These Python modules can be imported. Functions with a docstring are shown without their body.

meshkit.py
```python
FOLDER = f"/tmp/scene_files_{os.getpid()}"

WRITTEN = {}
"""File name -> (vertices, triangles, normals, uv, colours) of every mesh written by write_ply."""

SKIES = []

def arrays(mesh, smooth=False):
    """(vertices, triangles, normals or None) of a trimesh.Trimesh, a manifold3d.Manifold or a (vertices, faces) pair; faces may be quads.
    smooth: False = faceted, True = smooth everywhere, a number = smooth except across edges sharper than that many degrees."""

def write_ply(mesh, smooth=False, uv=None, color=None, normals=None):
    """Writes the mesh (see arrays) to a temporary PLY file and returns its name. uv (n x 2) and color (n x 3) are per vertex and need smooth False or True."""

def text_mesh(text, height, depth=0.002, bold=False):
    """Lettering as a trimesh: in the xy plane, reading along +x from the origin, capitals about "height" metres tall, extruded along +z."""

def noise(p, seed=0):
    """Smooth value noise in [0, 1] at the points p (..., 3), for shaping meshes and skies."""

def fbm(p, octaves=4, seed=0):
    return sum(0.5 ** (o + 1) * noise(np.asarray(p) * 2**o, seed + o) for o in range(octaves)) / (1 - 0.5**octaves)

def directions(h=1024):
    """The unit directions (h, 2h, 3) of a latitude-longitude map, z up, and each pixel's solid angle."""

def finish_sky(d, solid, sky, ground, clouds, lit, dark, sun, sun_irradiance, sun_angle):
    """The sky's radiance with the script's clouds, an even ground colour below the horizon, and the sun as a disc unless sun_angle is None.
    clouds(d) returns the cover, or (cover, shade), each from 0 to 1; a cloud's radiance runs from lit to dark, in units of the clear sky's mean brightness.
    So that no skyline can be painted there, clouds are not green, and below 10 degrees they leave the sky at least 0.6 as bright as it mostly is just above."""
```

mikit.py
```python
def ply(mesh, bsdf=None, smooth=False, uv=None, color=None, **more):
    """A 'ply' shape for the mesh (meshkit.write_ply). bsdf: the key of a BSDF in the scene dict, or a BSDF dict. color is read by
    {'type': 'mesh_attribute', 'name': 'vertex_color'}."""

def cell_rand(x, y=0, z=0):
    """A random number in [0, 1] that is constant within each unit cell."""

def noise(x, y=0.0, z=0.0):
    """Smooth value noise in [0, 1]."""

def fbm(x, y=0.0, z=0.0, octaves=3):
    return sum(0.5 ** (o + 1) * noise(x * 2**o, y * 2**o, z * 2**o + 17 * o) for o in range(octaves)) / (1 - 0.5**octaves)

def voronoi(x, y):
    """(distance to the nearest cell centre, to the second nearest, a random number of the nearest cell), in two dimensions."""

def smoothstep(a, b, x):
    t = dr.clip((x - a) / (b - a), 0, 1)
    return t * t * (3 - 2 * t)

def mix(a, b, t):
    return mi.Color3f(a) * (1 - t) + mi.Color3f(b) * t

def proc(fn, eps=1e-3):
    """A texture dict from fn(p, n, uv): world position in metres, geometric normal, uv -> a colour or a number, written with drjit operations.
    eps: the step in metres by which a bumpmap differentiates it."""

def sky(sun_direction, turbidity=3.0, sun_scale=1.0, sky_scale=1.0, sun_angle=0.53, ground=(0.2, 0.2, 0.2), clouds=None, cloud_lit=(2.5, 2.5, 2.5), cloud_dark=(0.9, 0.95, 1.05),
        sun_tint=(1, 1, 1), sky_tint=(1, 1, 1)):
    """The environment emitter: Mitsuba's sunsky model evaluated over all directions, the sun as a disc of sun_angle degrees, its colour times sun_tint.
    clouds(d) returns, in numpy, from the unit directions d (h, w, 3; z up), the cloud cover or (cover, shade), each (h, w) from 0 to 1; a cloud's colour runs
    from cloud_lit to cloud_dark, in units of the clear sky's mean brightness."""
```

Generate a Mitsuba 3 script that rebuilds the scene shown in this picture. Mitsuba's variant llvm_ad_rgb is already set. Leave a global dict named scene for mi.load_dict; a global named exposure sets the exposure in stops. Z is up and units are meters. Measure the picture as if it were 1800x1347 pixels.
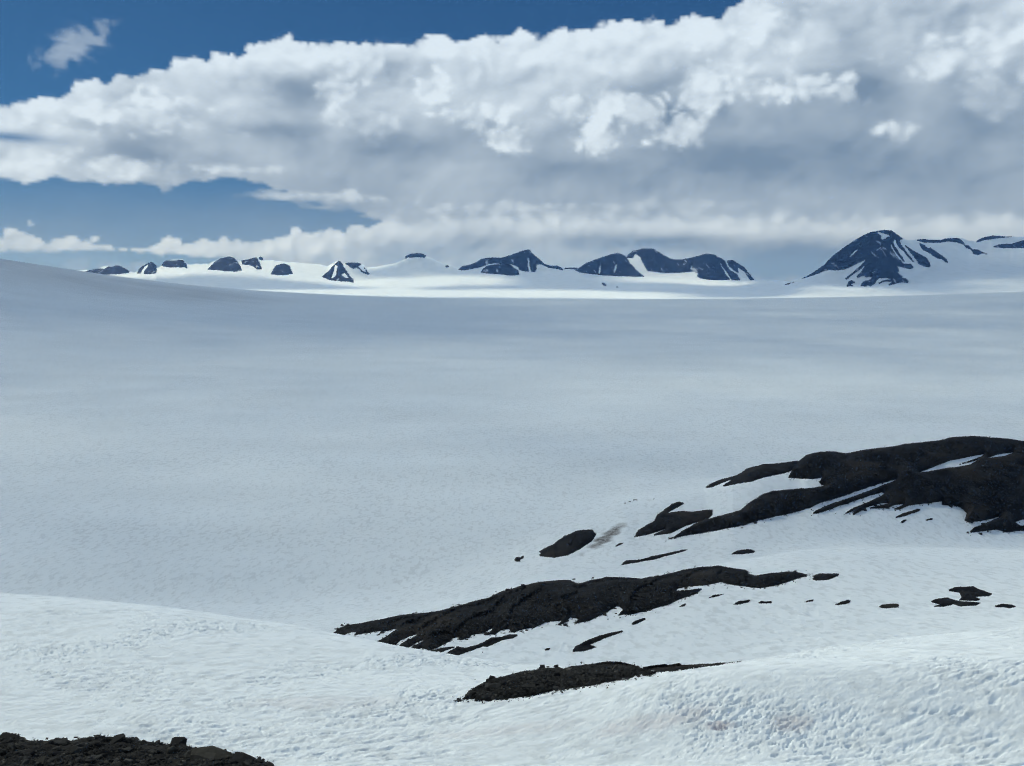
import math, random
import numpy as np, trimesh, shapely
from scipy.spatial import Delaunay, ConvexHull
from scipy.ndimage import gaussian_filter1d
from shapely.geometry import Polygon
import drjit as dr
import mitsuba as mi
import mikit, meshkit
from mikit import noise, fbm, smoothstep, mix, proc, cell_rand

T = mi.ScalarTransform4f
scene, labels = {}, {}
rng = np.random.default_rng(7)

# ------------------------------------------------------------------ camera, sky, sun, exposure
FOC, CX, EYE = 1440.0, 900.0, 495.0        # survey of the view: focal length, centre column and eye-level row of a 1800 x 1347 picture
scene['camera'] = {
    'type': 'perspective', 'fov_axis': 'x', 'fov': math.degrees(2 * math.atan(900 / FOC)),
    'to_world': T().look_at(origin=[0, 0, 0], target=[0, 1, 0], up=[0, 0, 1]),
    'principal_point_offset_y': (673.5 - EYE) / 1347.0,
    'near_clip': 0.1, 'far_clip': 200000.0, 'medium': {'type': 'ref', 'id': 'air'}}
exposure = 1.0
SUN = np.array([-0.56, 0.46, 0.69]); SUN /= np.linalg.norm(SUN)


def angles(px, py):
    """Azimuth and elevation in degrees of a surveyed sight line."""
    u, w = (np.asarray(px, float) - CX) / FOC, (EYE - np.asarray(py, float)) / FOC
    return np.degrees(np.arctan(u)), np.degrees(np.arctan(w / np.sqrt(1 + u * u)))


def sstep(a, b, x):
    t = np.clip((x - a) / (b - a), 0, 1)
    return t * t * (3 - 2 * t)


def grad_noise(x, y, seed):
    """Gradient noise, about -0.7 to 0.7."""
    ix, iy = np.floor(x).astype(np.int64), np.floor(y).astype(np.int64)
    fx, fy = x - ix, y - iy
    sx, sy = fx ** 3 * (fx * (fx * 6 - 15) + 10), fy ** 3 * (fy * (fy * 6 - 15) + 10)

    def corner(a, b):
        h = ((ix + a) * 374761393 + (iy + b) * 668265263 + seed * 144665) & 0xFFFFFFFF
        h = ((h ^ (h >> 13)) * 1274126177) & 0xFFFFFFFF
        t = ((h ^ (h >> 16)) & 0xFFFF) * (2 * np.pi / 65536)
        return np.cos(t) * (fx - a) + np.sin(t) * (fy - b)

    top, low = corner(0, 0) * (1 - sx) + corner(1, 0) * sx, corner(0, 1) * (1 - sx) + corner(1, 1) * sx
    return top * (1 - sy) + low * sy


def octave(x, y, k, seed):
    c, s_ = math.cos(0.7 * k), math.sin(0.7 * k)
    f = 1.97 ** k
    return grad_noise((c * x - s_ * y) * f + 13.1 * k + seed, (s_ * x + c * y) * f - 7.7 * k, seed + k)


def billow(x, y, octaves, seed, gain=0.5):
    s, n, amp = 0, 0, 1.0
    for k in range(octaves):
        s, n = s + amp * np.sqrt(octave(x, y, k, seed) ** 2 + 0.0025) * 2.2, n + amp
        amp *= gain
    return s / n


def afbm(x, y, octaves, seed, gain=0.5):
    s, n, amp = 0, 0, 1.0
    for k in range(octaves):
        s, n = s + amp * octave(x, y, k, seed) * 0.8, n + amp
        amp *= gain
    return s / n


# the bright heaps and the dark hollows of the cloud bank: sight line of the middle, half width, half height, strength
HEAPS = ((90, 195, 120, 30, .8), (250, 205, 110, 26, .7), (60, 285, 120, 26, .6), (220, 298, 110, 18, .6), (540, 90, 80, 26, .5), (610, 110, 60, 34, .6), (600, 150, 36, 22, .7), (760, 165, 46, 44, .95), (830, 198, 66, 28, .9), (893, 238, 34, 34, .95),
         (660, 215, 70, 24, .45), (1030, 190, 60, 34, .5), (1055, 240, 44, 44, .9), (1110, 200, 70, 34, .75), (1190, 235, 44, 30, .7), (1120, 65, 100, 28, .55), (1290, 140, 90, 50, .85), (1350, 62, 60, 44, .6), (1420, 150, 60, 26, .85), (1483, 160, 24, 26, .7), (1710, 95, 100, 38, .65),
         (1563, 226, 38, 17, .8), (1770, 60, 60, 30, .5), (1740, 170, 50, 30, .3), (430, 298, 70, 10, .4), (560, 346, 150, 10, .5), (860, 366, 200, 12, .35), (1150, 362, 200, 10, .2), (420, 110, 80, 24, .4), (900, 85, 120, 30, .4))
DARK = ((480, 140, 45, 20, .40), (560, 165, 60, 22, .35), (690, 132, 50, 26, .35), (215, 165, 60, 18, .3), (660, 250, 140, 34, .25), (450, 230, 90, 14, .3), (262, 275, 40, 16, .3), (990, 300, 90, 26, .2), (1400, 260, 240, 60, .25), (1200, 300, 220, 40, .2),
        (1175, 200, 26, 16, .4), (1260, 190, 30, 18, .3), (1020, 100, 50, 12, .3), (1600, 18, 150, 26, .45), (1540, 150, 50, 44, .4), (1700, 300, 200, 60, .22), (1640, 60, 70, 26, .3), (1500, 60, 40, 40, .2), (1720, 220, 60, 22, .2))


def clouds(d):
    az, el = np.degrees(np.arctan2(d[..., 0], d[..., 1])), np.degrees(np.arcsin(np.clip(d[..., 2], -1, 1)))
    cover, shade = np.zeros_like(az), np.zeros_like(az)
    # the rest of the sky: broken cumulus, no particular place brighter or darker
    q = d[..., :2] / (d[..., 2:3] + 0.12)
    f = afbm(q[..., 0] * 1.1, q[..., 1] * 1.1, 4, 71)
    rest = sstep(-0.16, 0.05, f)
    rest_shade = np.clip(0.80 + 1.2 * (f - 0.05), 0, 1)      # overhead one looks at the grey undersides
    sel = (np.abs(az) < 58) & (el < 34)
    a, e = az[sel], el[sel]

    def curve(pts):
        ca, ce = angles(*np.array(pts, float).T)
        return np.interp(a, ca, ce)

    wx, wy = 1.1 * afbm(a / 3, e / 2.2, 3, 11), 0.9 * afbm(a / 3, e / 2.2, 3, 21)
    aw, ew = a + wx, e + wy
    puff = billow(aw / 3.6, ew / 2.7, 4, 31)
    puff2 = billow((aw + 0.45) / 3.6, (ew - 0.45) / 2.7, 4, 31)
    fine = billow(aw / 1.2, ew / 1.0, 2, 41)
    soft = afbm(a / 7, e / 3.5, 4, 51)
    top = curve([(-700, 330), (-300, 240), (0, 182), (60, 180), (130, 152), (200, 132), (280, 132), (310, 112), (360, 98), (430, 86), (490, 70), (515, 62), (545, 74), (580, 66), (640, 66), (700, 75), (770, 66), (850, 62), (950, 55), (1040, 48),
                 (1130, 32), (1190, 38), (1280, 20), (1350, -20), (1500, -60), (1700, -40), (1800, -10), (2200, -60), (2800, 40)])
    bot = curve([(-700, 330), (-300, 312), (0, 308), (150, 322), (310, 330), (370, 318), (430, 322), (520, 345), (620, 362), (680, 395), (760, 470), (900, 520), (2800, 520)])
    sd = np.minimum((top - ew * 0.35 - e * 0.65) + (puff - 0.42) * 1.5 + (fine - .42) * .35, (e - bot) + (puff - 0.45) * 0.9)
    c1 = sstep(-0.08, 0.16, sd)
    # wispy tongue beneath the main bank, and the tear at its left end
    tg_t, tg_b = curve([(-700, 420), (330, 350), (400, 345), (470, 332), (600, 335), (760, 330)]), curve([(-700, 420), (330, 350), (400, 350), (470, 356), (520, 362), (640, 380), (760, 400)])
    c1 = np.maximum(c1, 0.9 * sstep(-0.12, 0.4, np.minimum(tg_t - e, e - tg_b) + 1.3 * afbm(a / 3, e / 0.8, 4, 61)) * sstep(*angles(360, 0)[:1], angles(470, 0)[0], a))
    ta, te = angles(10, 241)
    c1 *= 1 - 0.85 * np.exp(-((a - ta) / 2.3) ** 2 - ((e - te + .4 * soft) / 0.30) ** 2)
    # low cumulus along the horizon
    lt = curve([(-700, 420), (-200, 415), (0, 412), (50, 404), (78, 420), (110, 413), (150, 414), (185, 424), (215, 432), (240, 426), (262, 430), (300, 412), (335, 424), (370, 418), (410, 414), (450, 422), (500, 408), (560, 408), (620, 398), (700, 392), (800, 380), (1100, 380), (1400, 384), (1800, 386), (2400, 380), (2800, 390)])
    lb = curve([(-700, 452), (0, 444), (180, 441), (260, 446), (300, 447), (420, 456), (500, 520), (2800, 520)])
    big_p, big_q = billow(a / 1.9, e / 1.5, 2, 81), billow((a + .3) / 1.9, (e - .3) / 1.5, 2, 81)
    low = np.minimum(lt - e + (big_p - 0.45) * 1.1, e - lb + (fine - .4) * .3) + 0.06
    c2 = sstep(-0.10, 0.22, low)
    for cx, cy, rx, ry in ((140, 466, 22, 11), (190, 470, 25, 8), (240, 470, 22, 7), (735, 452, 32, 9)):
        ca, ce = angles(cx, cy)
        c2 = np.maximum(c2, 0.8 * sstep(0.35, -0.15, np.sqrt(((a - ca) / (rx / 25)) ** 2 + ((e - ce) / (ry / 25)) ** 2) - 1 + (fine - 0.45) * 1.2))
    # the small cloud alone in the blue
    ca, ce = angles(143, 80)
    r = (a - ca) * 0.86 + (e - ce) * 0.5, -(a - ca) * 0.5 + (e - ce) * 0.86
    c3 = 0.50 * sstep(0.40, -0.7, np.sqrt((r[0] / 1.9) ** 2 + (r[1] / 0.85) ** 2) - 1 + (fine - 0.35) * 1.3 + (puff - 0.40) * 1.3)
    thin = (0.48 + 0.3 * soft) * sstep(8.5, 2.0, e)
    cov = np.maximum(np.maximum(c1, c2), c3)
    # light and shade in the bank: bright crowns and ragged bright heaps, grey undersides
    depth = top - e
    relief = puff - puff2
    ragged = 1.5 * (puff - 0.42) + 0.6 * (fine - 0.42) + 0.9 * soft
    crown = 1 - 0.75 * sstep(1.2, 5.5, depth + soft * 5)
    s = 0.06 + 0.32 * sstep(0.3, 2.2, depth + soft * 5 + 1.0 * (puff - .42)) + 0.44 * sstep(1.8, 7.5, depth + soft * 8) + crown * (-0.55 * relief - 0.25 * (puff - 0.42)) + 0.55 * soft
    for px, py, rx, ry, amp in DARK:
        ba, be = angles(px, py)
        s = s + amp * np.exp(-((a - ba + wx) / (rx / 25.13)) ** 2 - ((e - be + wy) / (ry / 25.13)) ** 2)
    for px, py, rx, ry, amp in HEAPS:
        ba, be = angles(px, py)
        dx, dy = (a + .5 * wx - ba) / (rx / 25.13), (e + .5 * wy - be) / (ry / 25.13)
        m = sstep(-0.18, 0.70, 1.0 - np.sqrt(dx * dx + dy * dy) + ragged)
        inner = 0.0 + 0.42 * sstep(-0.7, 1.2, dx * 0.45 - dy * 0.8) - 1.0 * relief - 0.35 * (fine - .42)
        s = s * (1 - amp * m) + np.minimum(s, inner) * amp * m
    mass = sstep(*angles([560, 800], 0)[0], a)
    low_s = 0.25 + 0.12 * mass - (0.45 - 0.25 * mass) * (big_p - big_q) - 0.10 * (fine - 0.42) + 0.50 * sstep(0.5, 2.0, lt - e + .5 * soft) + .6 * soft
    wl = sstep(-0.3 - 0.3 * mass, 0.25 + 0.5 * mass, low)
    s = s * (1 - wl) + low_s * wl
    s = np.where(c3 >= cov, 0.30 - 0.5 * relief, s)
    # rain-grey gap under the cloud to the right of the middle, towards the horizon
    ga, ge = angles(1395, 462)
    g = np.exp(-((a - ga) / 4.2) ** 2 - ((e - ge) / 1.1) ** 2)
    s = s + 0.75 * g
    ga, ge = angles(1150, 425)
    s = s + 0.35 * np.exp(-((a - ga) / 4.5) ** 2 - ((e - ge) / 0.6) ** 2)
    s = np.where(thin > cov, 0.86, s)
    cov = np.maximum(cov, thin)
    cover[...], shade[...] = rest, rest_shade
    w = np.clip(np.maximum(sstep(46, 58, np.abs(a)), sstep(24, 33, e)), 0, 1)
    cover[sel] = cov * (1 - w) + cover[sel] * w
    shade[sel] = np.clip(s, 0, 1.25) / 1.25 * (1 - w) + shade[sel] * w
    return cover, shade


LIT, SHADED = (8.4, 9.7, 10.8), (2.2, 3.2, 4.5)
scene['sky'] = mikit.sky(SUN.tolist(), turbidity=2.0, sun_scale=1.0, sky_scale=0.54, sun_angle=2.2, ground=(0.6, 0.6, 0.6), clouds=clouds,
                         cloud_lit=LIT, cloud_dark=SHADED, sky_tint=(0.30, 0.66, 1.0), sun_tint=(0.82, 0.99, 1.09))
# air: see the end of the script (box named haze)
scene['air'] = {'type': 'homogeneous', 'albedo': {'type': 'rgb', 'value': [0.93, 0.95, 0.97]}, 'sigma_t': {'type': 'rgb', 'value': [0.65e-5, 1.4e-5, 2.9e-5]}}

# ------------------------------------------------------------------ terrain: surveyed profiles (column, row) at known distances -> one height field
P = lambda px, pts: np.interp(px, *np.array(pts, float).T)
EDGE = 1.2
core = np.arange(-24, 1826, 2.0)
lo, hi = CX - EDGE * FOC, CX + EDGE * FOC
left = core[0] - np.cumsum(np.geomspace(3, 90, 40)); left = left[left > lo]
right = core[-1] + np.cumsum(np.geomspace(3, 90, 40)); right = right[right < hi]
PX = np.concatenate([[lo], left[::-1], core, right, [hi]])
S = np.concatenate([np.geomspace(0.3, 12, 18)[:-1], np.geomspace(12, 27, 40)[:-1], np.geomspace(27, 63, 330)[:-1], np.geomspace(63, 100, 24)[:-1], np.geomspace(100, 620, 330)[:-1],
                    np.geomspace(620, 6900, 170)[:-1], np.geomspace(6900, 13500, 240)[:-1], np.geomspace(13500, 16000, 5)])
I_SLOPE, I_GLAC = int(np.argmin(abs(S - 100))), int(np.argmin(abs(S - 6900)))


def smooth_px(v, sigma):
    """Smooths a per-column curve by sigma columns of the survey."""
    g = np.arange(lo, hi + 2, 2.0)
    return np.interp(PX, g, gaussian_filter1d(np.interp(g, PX, v), max(sigma / 2, 1e-3), mode='nearest'))


def zrow(d, z): return EYE - FOC * z / d


knots = []
K = lambda d, py: knots.append((np.broadcast_to(np.asarray(d, float), PX.shape), np.broadcast_to(np.asarray(py, float), PX.shape)))
for d, z in ((0.3, -1.75), (1.5, -2.4), (4, -4.0), (12, -9.4)): K(d, zrow(d, z))
K(30, 1347)
K(37.3, smooth_px(P(PX, [(-900, 1180), (0, 1222), (500, 1232), (810, 1232), (1000, 1213), (1140, 1188), (1300, 1170), (1800, 1160), (2600, 1150)]), 25))
Rpy = smooth_px(P(PX, [(-900, 1130), (0, 1170), (400, 1182), (810, 1200), (1000, 1192), (1140, 1180), (1300, 1160), (1500, 1132), (1800, 1100), (2600, 1030)]), 18)
Rd = smooth_px(P(PX, [(0, 42), (810, 41), (1140, 42), (1300, 44), (1500, 47), (1800, 51), (2600, 60)]), 20)
K(Rd, Rpy)
C1 = smooth_px(P(PX, [(-900, 960), (-300, 1015), (0, 1042), (120, 1050), (250, 1063), (380, 1081), (500, 1098), (600, 1117), (700, 1136), (800, 1153), (900, 1167), (1000, 1173), (1150, 1178), (1250, 1170), (1300, 1164), (1500, 1138), (1800, 1106), (2600, 1036)]), 14)
C1d = smooth_px(P(PX, [(-900, 75), (0, 61), (250, 58), (500, 55), (700, 52), (900, 49), (1150, 48), (1300, 48), (1500, 51), (1800, 55), (2600, 66)]), 20)
K(C1d, C1)
K(112, smooth_px(P(PX, [(-900, 1150), (0, 1160), (600, 1168), (800, 1195), (1000, 1215), (1300, 1205), (1500, 1178), (1800, 1145), (2600, 1090)]), 25))
Mpy = smooth_px(P(PX, [(-900, 1170), (200, 1170), (400, 1150), (500, 1118), (545, 1107), (590, 1104), (640, 1095), (700, 1082), (735, 1077), (760, 1069), (800, 1059), (860, 1049), (900, 1032), (960, 1021), (1010, 1019), (1060, 1017), (1130, 1014), (1180, 1005), (1250, 994), (1310, 984), (1400, 968),
                  (1500, 962), (1650, 963), (1800, 968), (2600, 985)]), 7)
Md = smooth_px(P(PX, [(400, 200), (590, 205), (800, 218), (1000, 230), (1250, 246), (1400, 268), (1650, 290), (1800, 300), (2600, 320)]), 20)
K(Md, Mpy)
K(Md * 1.1, Mpy + P(PX, [(300, -25), (500, 1), (600, 4), (1250, 3), (1400, 0.6), (1800, 0.6)]))
Ud = smooth_px(P(PX, [(300, 305), (500, 305), (700, 312), (800, 327), (900, 347), (1000, 377), (1100, 410), (1180, 420), (1240, 428), (1400, 446), (1600, 468), (1800, 490), (2600, 540)]), 15)
Upy = smooth_px(P(PX, [(-900, 1060), (300, 1064), (500, 1062), (700, 1040), (800, 1010), (900, 976), (1000, 930), (1100, 885), (1180, 868), (1240, 858), (1270, 846), (1295, 836), (1340, 818), (1405, 811), (1417, 801), (1440, 795), (1465, 794), (1487, 797), (1520, 791), (1560, 786), (1600, 779), (1650, 774),
                  (1670, 769), (1710, 766), (1745, 768), (1800, 775), (1900, 780), (2200, 740), (2600, 700)]), 4)
K(Ud, Upy)
K(Ud * 1.16, zrow(Ud * 1.16, -120))
K(640, zrow(640, -120)); K(860, zrow(860, -121)); K(1250, P(PX, [(-900, 560), (0, 620), (300, 631), (700, 633), (3000, 633)]))
K(2000, smooth_px(P(PX, [(-900, 420), (0, 534), (200, 556), (450, 573), (750, 581), (3000, 581)]), 40))
Gpy = smooth_px(P(PX, [(-900, 330), (-300, 412), (0, 455), (100, 470), (200, 485), (300, 498), (450, 511), (600, 519), (750, 524), (900, 526), (1100, 526), (1300, 525), (1500, 522), (1650, 518), (1800, 513), (2600, 490)]), 20)
Gd = smooth_px(P(PX, [(-900, 2900), (0, 3000), (300, 3900), (600, 5200), (900, 5900), (1300, 6000), (1800, 5600), (2600, 5000)]), 40)
K(Gd, Gpy)
K(6800, np.maximum(Gpy + 1.6, 509))
K(smooth_px(P(PX, [(0, 8600), (1300, 8600), (1420, 7250), (1800, 7200)]), 16), P(PX, [(0, 509), (300, 508), (600, 511), (1000, 511), (1300, 509), (1400, 510), (1600, 510), (1800, 505), (2600, 480)]))
Kpy = P(PX, [(0, 502), (140, 494), (240, 484), (310, 478), (400, 476), (500, 483), (560, 490), (620, 497), (680, 490), (760, 486), (850, 485), (930, 483), (1050, 487), (1130, 488), (1250, 494), (1330, 495), (1400, 499), (1500, 504), (1600, 501), (1700, 488), (1800, 474), (2600, 470)])
K(smooth_px(P(PX, [(0, 10400), (1310, 10000), (1420, 7700), (1560, 7600), (1650, 7800), (1800, 8000)]), 16), smooth_px(Kpy, 10))
CREST = [(-900, 470), (-100, 492), (60, 487), (110, 480), (128, 477), (146, 475), (165, 475), (178, 470), (190, 467), (197, 470), (206, 466), (213, 468), (222, 473), (230, 477), (236, 479), (242, 476), (250, 470), (260, 464), (267, 460), (272, 465), (276, 470), (281, 470), (286, 464), (291, 458), (304, 457), (319, 456),
         (324, 459), (329, 464), (334, 466), (345, 464), (362, 464), (368, 464), (380, 457), (390, 453), (402, 451), (412, 452), (419, 457), (424, 458), (430, 456), (440, 455), (452, 452), (456, 457), (461, 458), (470, 457), (500, 460), (540, 463), (568, 466), (576, 468), (590, 461), (597, 458), (603, 461), (612, 463), (630, 462), (637, 465), (645, 471), (655, 470), (675, 467), (697, 462), (712, 456), (722, 450), (733, 446), (743, 447), (752, 451), (766, 458), (785, 465), (806, 472), (822, 467), (835, 461), (849, 454), (864, 452), (880, 454), (895, 448), (909, 444), (920, 442), (930, 439), (936, 445), (941, 451), (950, 459), (957, 463), (970, 466), (980, 468), (993, 471), (1015, 471), (1031, 462), (1052, 454), (1070, 447), (1086, 445), (1096, 448), (1103, 450), (1112, 441), (1128, 438), (1147, 438), (1158, 443), (1167, 449), (1186, 455),
         (1200, 456), (1212, 454), (1228, 449), (1241, 446), (1257, 448), (1265, 452), (1273, 457), (1281, 457), (1289, 458), (1300, 465), (1309, 472), (1318, 481), (1325, 489), (1332, 493), (1360, 493), (1375, 495), (1395, 494), (1406, 491), (1418, 485), (1431, 478), (1450, 465), (1459, 456), (1468, 446), (1480, 437), (1492, 429), (1502, 422), (1512, 417), (1531, 408), (1545, 405), (1553, 404), (1561, 406), (1568, 406),
         (1574, 409), (1580, 414), (1590, 421), (1604, 423), (1614, 421), (1629, 422), (1653, 422), (1666, 419), (1683, 418), (1702, 423), (1715, 425), (1727, 419), (1744, 414), (1776, 416), (1800, 416), (2000, 424), (2600, 440)]
Npy = P(PX, CREST) + 2.2 * (meshkit.fbm(np.stack([PX / 6, PX * 0, PX * 0], -1), 3, 3) - 0.5)
Nd = P(PX, [(-900, 12500), (0, 12000), (560, 11800), (620, 11500), (800, 11200), (1330, 10800), (1350, 10700), (1378, 9300), (1410, 8600), (1550, 8300), (1620, 8700), (1700, 9400), (1800, 9600), (2600, 10500)])
K(Nd, Npy)
K(Nd * 1.13, zrow(Nd * 1.13, P(PX, [(1320, -60), (1345, 20), (1372, 20), (1400, -60)])))
K(16000, zrow(16000, P(PX, [(1320, -100), (1345, 15), (1372, 15), (1400, -100)])))


def pchip_rows(KD, KY, s):
    """Monotone cubic through each column's knots (rows of KD, KY: knots x columns), at the values s."""
    h, dl = np.diff(KD, axis=0), np.diff(KY, axis=0) / np.diff(KD, axis=0)
    m = np.zeros_like(KY)
    w1, w2 = 2 * h[1:] + h[:-1], h[1:] + 2 * h[:-1]
    same = dl[1:] * dl[:-1] > 0
    with np.errstate(divide='ignore', invalid='ignore'):
        m[1:-1] = np.where(same, (w1 + w2) / (w1 / dl[:-1] + w2 / dl[1:]), 0)
    m[0], m[-1] = dl[0], dl[-1]
    out = np.empty((len(s), KD.shape[1]))
    for j in range(KD.shape[1]):
        k = np.clip(np.searchsorted(KD[:, j], s) - 1, 0, len(KD) - 2)
        t = (s - KD[k, j]) / h[k, j]
        out[:, j] = (2 * t ** 3 - 3 * t ** 2 + 1) * KY[k, j] + (t ** 3 - 2 * t ** 2 + t) * h[k, j] * m[k, j] + (3 * t ** 2 - 2 * t ** 3) * KY[k + 1, j] + (t ** 3 - t ** 2) * h[k, j] * m[k + 1, j]
    return out


KD, KY = np.log(np.stack([k[0] for k in knots])), np.stack([k[1] for k in knots])
assert (np.diff(KD, axis=0) > 0).all(), np.diff(KD, axis=0).min(1)
ROWS = pchip_rows(KD, KY, np.log(S))
U = (PX - CX) / FOC
X, Y = S[:, None] * U[None, :], np.repeat(S[:, None], len(PX), 1)
Z = -(ROWS - EYE) / FOC * Y


def n2(x, y, lam, seed, octaves=1):
    p = np.stack([x / lam, y / lam, np.zeros_like(x)], -1)
    return (meshkit.fbm(p, octaves, seed) if octaves > 1 else meshkit.noise(p, seed)) - 0.5


# relief of the snow itself: sun cups near the camera, soft swells further off
near = slice(0, I_SLOPE + 1)
x, y = X[near], Y[near]
xr, yr = x + 0.15 * y, y - 0.30 * x
wx, wy = 0.30 * n2(x, y, 1.1, 5), 0.22 * n2(x, y, 0.9, 8)
big = afbm(xr / 1.9 + wx, yr / 0.8 + wy, 2, 301)
zone = sstep(-0.12, 0.12, afbm(x / 11, y / 8, 2, 361))
cup = afbm(xr / 0.46 + wx, yr / 0.18 + wy, 3, 331, 0.6) * zone + (1 - zone) * afbm(xr / 0.95 + wx, yr / 0.24 + wy, 3, 341, 0.6)
tiny = afbm(xr / 0.30, yr / 0.20, 2, 351)
patchy = 0.30 + 1.15 * sstep(-0.14, 0.16, afbm(x / 9.0, y / 6.0, 3, 371))
hollow = -sstep(0.0, 0.20, cup)
fade = sstep(12, 26, y) * (1 - 0.4 * sstep(60, 90, y))
wind = sstep(-0.06, 0.10, afbm(x / 13, y / 10, 2, 381))        # wind ripples take over from sun cups in patches
ripple = -sstep(0.0, 0.22, afbm((x + 0.5 * y) / 1.7 + wx, (y - 0.42 * x) / 0.34 + wy, 3, 385, 0.55))
hollow = hollow * (1 - 0.75 * wind) + 0.9 * ripple * wind
Z[near] += fade * (patchy * ((0.105 - 0.03 * (1 - zone)) * hollow + 0.05 * tiny) - 0.13 * np.abs(big) + 0.40 * afbm(x / 9, y / 9, 2, 391))
far = slice(I_SLOPE + 1, len(S))
x, y = X[far], Y[far]
Z[far] += sstep(105, 150, y) * (1 - sstep(420, 600, y)) * (0.5 * n2(x, y, 22, 16, 3) + 0.16 * n2(x, y, 3.0, 13, 2))
Z[far] += sstep(300, 700, y) * (1 - sstep(5000, 6500, y)) * (2.6 * n2(x, y, 240, 17, 3) + 0.35 * n2(x, y, 14, 18, 2) * (1 - sstep(900, 1600, y)))
Z[far] += sstep(7000, 8000, y) * 16 * n2(x, y, 900, 19, 4) * (1 - sstep(9800, 10600, y) * 0.6)
GRID = EYE - FOC * Z / Y                                    # the rows at which each terrain vertex is seen
# the rest of the ground, beyond the sides of the view and behind: joins the two edges
TH = math.atan(EDGE)
th = np.linspace(TH, 2 * math.pi - TH, 64)[1:-1]
RAD = S * math.sqrt(1 + EDGE ** 2)
mixw = (th - TH) / (2 * math.pi - 2 * TH)
XB, YB = RAD[:, None] * np.sin(th), RAD[:, None] * np.cos(th)
ZB = Z[:, -1:] * (1 - mixw) + Z[:, :1] * mixw
XA, YA, ZA = np.hstack([X, XB]), np.hstack([Y, YB]), np.hstack([Z, ZB])
NC = XA.shape[1]


def sheet(r0, r1):
    v = np.stack([XA[r0:r1 + 1], YA[r0:r1 + 1], ZA[r0:r1 + 1]], -1).reshape(-1, 3)
    i, j = np.meshgrid(np.arange(r1 - r0), np.arange(NC), indexing='ij')
    a, b, c, d = i * NC + j, i * NC + (j + 1) % NC, (i + 1) * NC + (j + 1) % NC, (i + 1) * NC + j
    return v, np.stack([a, b, c, d], -1).reshape(-1, 4)


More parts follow.
